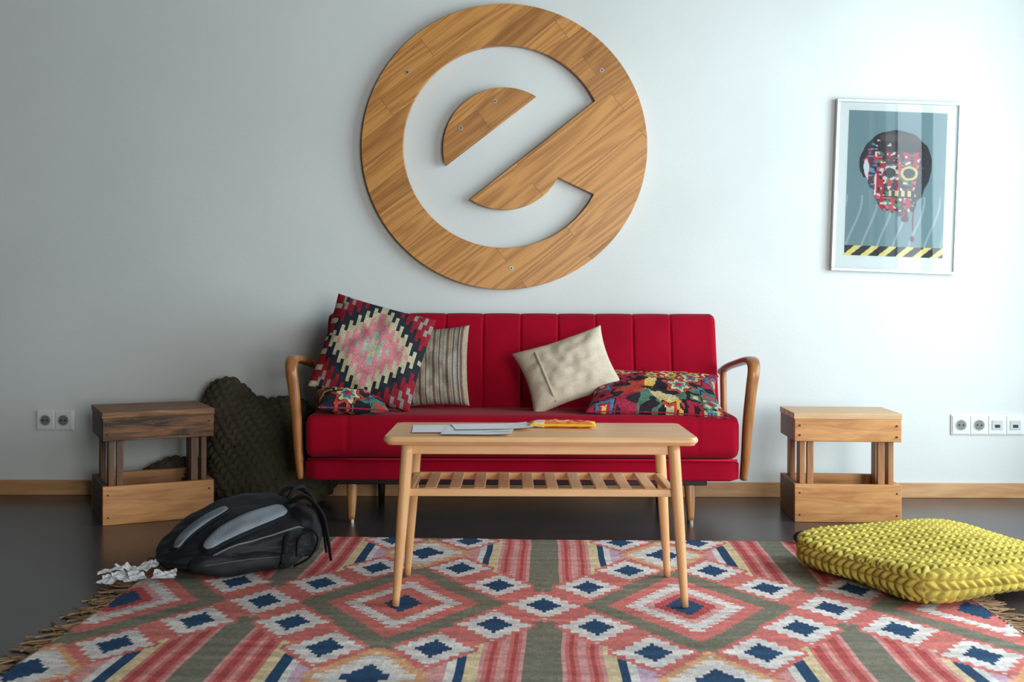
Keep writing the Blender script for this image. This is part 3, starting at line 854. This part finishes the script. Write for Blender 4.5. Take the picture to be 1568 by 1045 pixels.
# ------------------------------------------------------------------ framed poster
def poster():
    s = 334.0
    cx, cy = (1282 + 1474 + 1272 + 1463) / 4, (150 + 154 + 412 + 418) / 4
    W, H = 191.5 / s, 264.5 / s
    e = empty('framed_skull_poster', ((cx - 784) / s, WALL_Y, 0.889 + (465 - cy) / s), (0, R(1.9), 0))
    m_fr = plain('frame_silver', (205, 214, 216), 0.3, metal=0.6)
    fw = 0.014
    box('frame_top', (0, -0.016, H / 2 - fw / 2), (W, 0.028, fw), m_fr, e, 0.002)
    box('frame_bottom', (0, -0.016, -H / 2 + fw / 2), (W, 0.028, fw), m_fr, e, 0.002)
    box('frame_left', (-W / 2 + fw / 2, -0.016, 0), (fw, 0.028, H - 2 * fw), m_fr, e, 0.002)
    box('frame_right', (W / 2 - fw / 2, -0.016, 0), (fw, 0.028, H - 2 * fw), m_fr, e, 0.002)
    box('mat_board', (0, -0.010, 0), (W - 2 * fw, 0.008, H - 2 * fw), plain('mat_white', (222, 232, 232), 0.6), e)
    def col(x, y):   # x 0..152, y 0..222 (down)
        if y > 207:
            k = ((x + (y - 207) * 1.2) / 27) % 1.0
            return (22, 26, 26) if k < 0.56 else (226, 216, 130)
        bgc = (110, 142, 148)
        nn = noise.noise(Vector((x * .06, y * .06, 2.0))); n2 = noise.noise(Vector((x * .12, y * .05, 7.0))); n3 = noise.noise(Vector((x * .07, y * .2, 11.0)))
        n4 = noise.noise(Vector((x * .16, y * .16, 21.0)))
        ccx, ccy = 75, 82
        dx, dy = (x - ccx) / 56, (y - ccy) / 54
        cap = dx * dx + dy * dy < 1 + 0.10 * nn and dy < 0.38
        jawt = (y - 90) / 62.0
        jaw = 0 <= jawt <= 1 and abs(x - 78 - 2 * jawt) < (50 - 26 * jawt ** 1.5) + 6 * nn
        if cap or jaw:
            rr = dx * dx + dy * dy
            if y < 62 and n3 < 0.30 + (0.3 if x > 50 else -.1):
                if 36 < y < 46 and 50 < x < 112: return (62, 50, 48)
                return (22, 20, 26)
            if cap and rr > 0.80: return (18, 18, 24)
            if x > 110 - 10 * jawt and n2 > -.25: return (26, 22, 34)
            for ex in (66, 96):
                e2 = ((x - ex) / 11) ** 2 + ((y - 94) / 9) ** 2
                if e2 < 0.7: return (12, 10, 16)
                if e2 < 1.5 and ex == 96: return (206, 186, 120)
                if e2 < 1.4 and n4 > 0: return (200, 200, 196)
            if ((x - 82) / 5) ** 2 + ((y - 110) / 7) ** 2 < 1: return (18, 12, 18)
            if 121 < y < 129 and 64 < x < 108: return (214, 196, 150) if int(x / 5) % 2 else (24, 18, 26)
            if 129 < y < 132 and 60 < x < 108: return (26, 16, 24)
            if x < 46:
                if n2 > 0.16: return (206, 218, 224)
                if n2 > -0.06: return (196, 24, 44)
                return (36, 22, 44) if n3 < .1 else (80, 140, 180)
            if n4 > 0.34: return (214, 206, 196)
            if n2 > 0.10: return (176, 18, 48)
            if n3 > 0.20: return (66, 130, 80)
            if n3 < -0.28: return (196, 84, 120)
            if nn > 0.1: return (90, 14, 44)
            return (40, 20, 52)
        for (dx0, y1, w_) in ((84, 160, 5), (93, 168, 3), (104, 182, 1.2), (72, 156, 2)):
            if abs(x - dx0) < w_ and 140 < y < y1: return (110, 20, 50)
        if ((x - 92) / 6) ** 2 + ((y - 164) / 5) ** 2 < 1: return (40, 20, 44)
        if ((x - 104) / 3) ** 2 + ((y - 194) / 5) ** 2 < 1: return (110, 30, 60)
        if y > 130 and abs(math.sin(x * 0.13 + math.sin(y * 0.035) * 1.6)) > 0.975: return (146, 172, 180)
        return bgc
    pw, ph = 151 / s, 223 / s
    nx, ny = 140, 204
    V, F, C = [], [], []
    for j in range(ny + 1):
        for i in range(nx + 1): V.append((-pw / 2 + pw * i / nx, 0, ph / 2 - ph * j / ny))
    for j in range(ny):
        for i in range(nx):
            a = j * (nx + 1) + i; F.append((a, a + nx + 1, a + nx + 2, a + 1))
            C.append(lin(col((i + .5) / nx * 152, (j + .5) / ny * 222)))
    mesh_obj('print', V, F, attr_mat('poster_print', 0.5, None), e, False, C, (0.0, -0.0155, 0.012))
    g, nt, b = new_mat('glass_pane')
    nt.nodes.remove(b)
    out = nt.nodes['Material Output']; tr = nt.nodes.new('ShaderNodeBsdfTransparent'); gl = nt.nodes.new('ShaderNodeBsdfGlossy')
    gl.inputs['Roughness'].default_value = 0.02; fr = nt.nodes.new('ShaderNodeFresnel'); fr.inputs[0].default_value = 1.45; mx = nt.nodes.new('ShaderNodeMixShader')
    nt.links.new(fr.outputs[0], mx.inputs[0]); nt.links.new(tr.outputs[0], mx.inputs[1]); nt.links.new(gl.outputs[0], mx.inputs[2]); nt.links.new(mx.outputs[0], out.inputs[0])
    mesh_obj('glass', [(-W / 2 + fw, 0, -H / 2 + fw), (W / 2 - fw, 0, -H / 2 + fw), (W / 2 - fw, 0, H / 2 - fw), (-W / 2 + fw, 0, H / 2 - fw)], [(0, 1, 2, 3)], g, e, loc=(0, -0.021, 0))
poster()

# ------------------------------------------------------------------ sockets
m_pl = plain('socket_white', (226, 230, 230), 0.35)
m_pl2 = plain('socket_inner', (196, 200, 200), 0.4)
def sockets(x0, zc, kinds):
    e = empty('wall_socket_panel', (x0, WALL_Y, zc))
    u = 0.083
    box('backplate', (u * len(kinds) / 2, -0.004, 0), (u * len(kinds) + 0.006, 0.008, 0.094), m_pl, e, 0.003)
    for i, k in enumerate(kinds):
        c = u * (i + .5)
        box('unit_%d' % i, (c, -0.009, 0), (0.078, 0.006, 0.084), m_pl, e, 0.003)
        if k == 's':
            cyl('ring_%d' % i, (c, -0.0125, 0), 0.027, 0.003, m_pl2, e, 'Y', 32)
            cyl('recess_%d' % i, (c, -0.0142, 0), 0.022, 0.002, plain('socket_recess_shade', (120, 124, 124), 0.5), e, 'Y', 32)  # raised grey disc, the recess shade is put into its colour
            for sx in (-1, 1): cyl('hole_%d_%d' % (i, sx), (c + sx * 0.0095, -0.0155, 0), 0.004, 0.002, m_dark, e, 'Y', 12)  # flat dark discs, the darkness inside the pin holes is painted
        else:
            box('port_cover_%d' % i, (c, -0.0135, 0), (0.05, 0.004, 0.044), m_pl2, e, 0.002)
            box('port_%d' % i, (c, -0.0155, -0.005), (0.024, 0.003, 0.014), m_dark, e, 0.001)
sockets((58 - 784) / 332, 0.889 - (646 - 465) / 332, 'ss')
sockets((1457 - 784) / 332, 0.889 - (651 - 465) / 332 + 0.008, 'sspp')

# ------------------------------------------------------------------ camera
cd = bpy.data.cameras.new('camera'); co = bpy.data.objects.new('camera', cd); sc.collection.objects.link(co)
co.location = (0, 0, 0.889); co.rotation_euler = (math.radians(90), math.radians(-0.2), 0)
cd.sensor_width = 36; cd.lens = 1660 / 1568 * 36; cd.shift_y = -57.5 / 1568
cd.dof.use_dof = True; cd.dof.focus_distance = 4.2; cd.dof.aperture_fstop = 5.0
cd.clip_start = 0.05
sc.camera = co
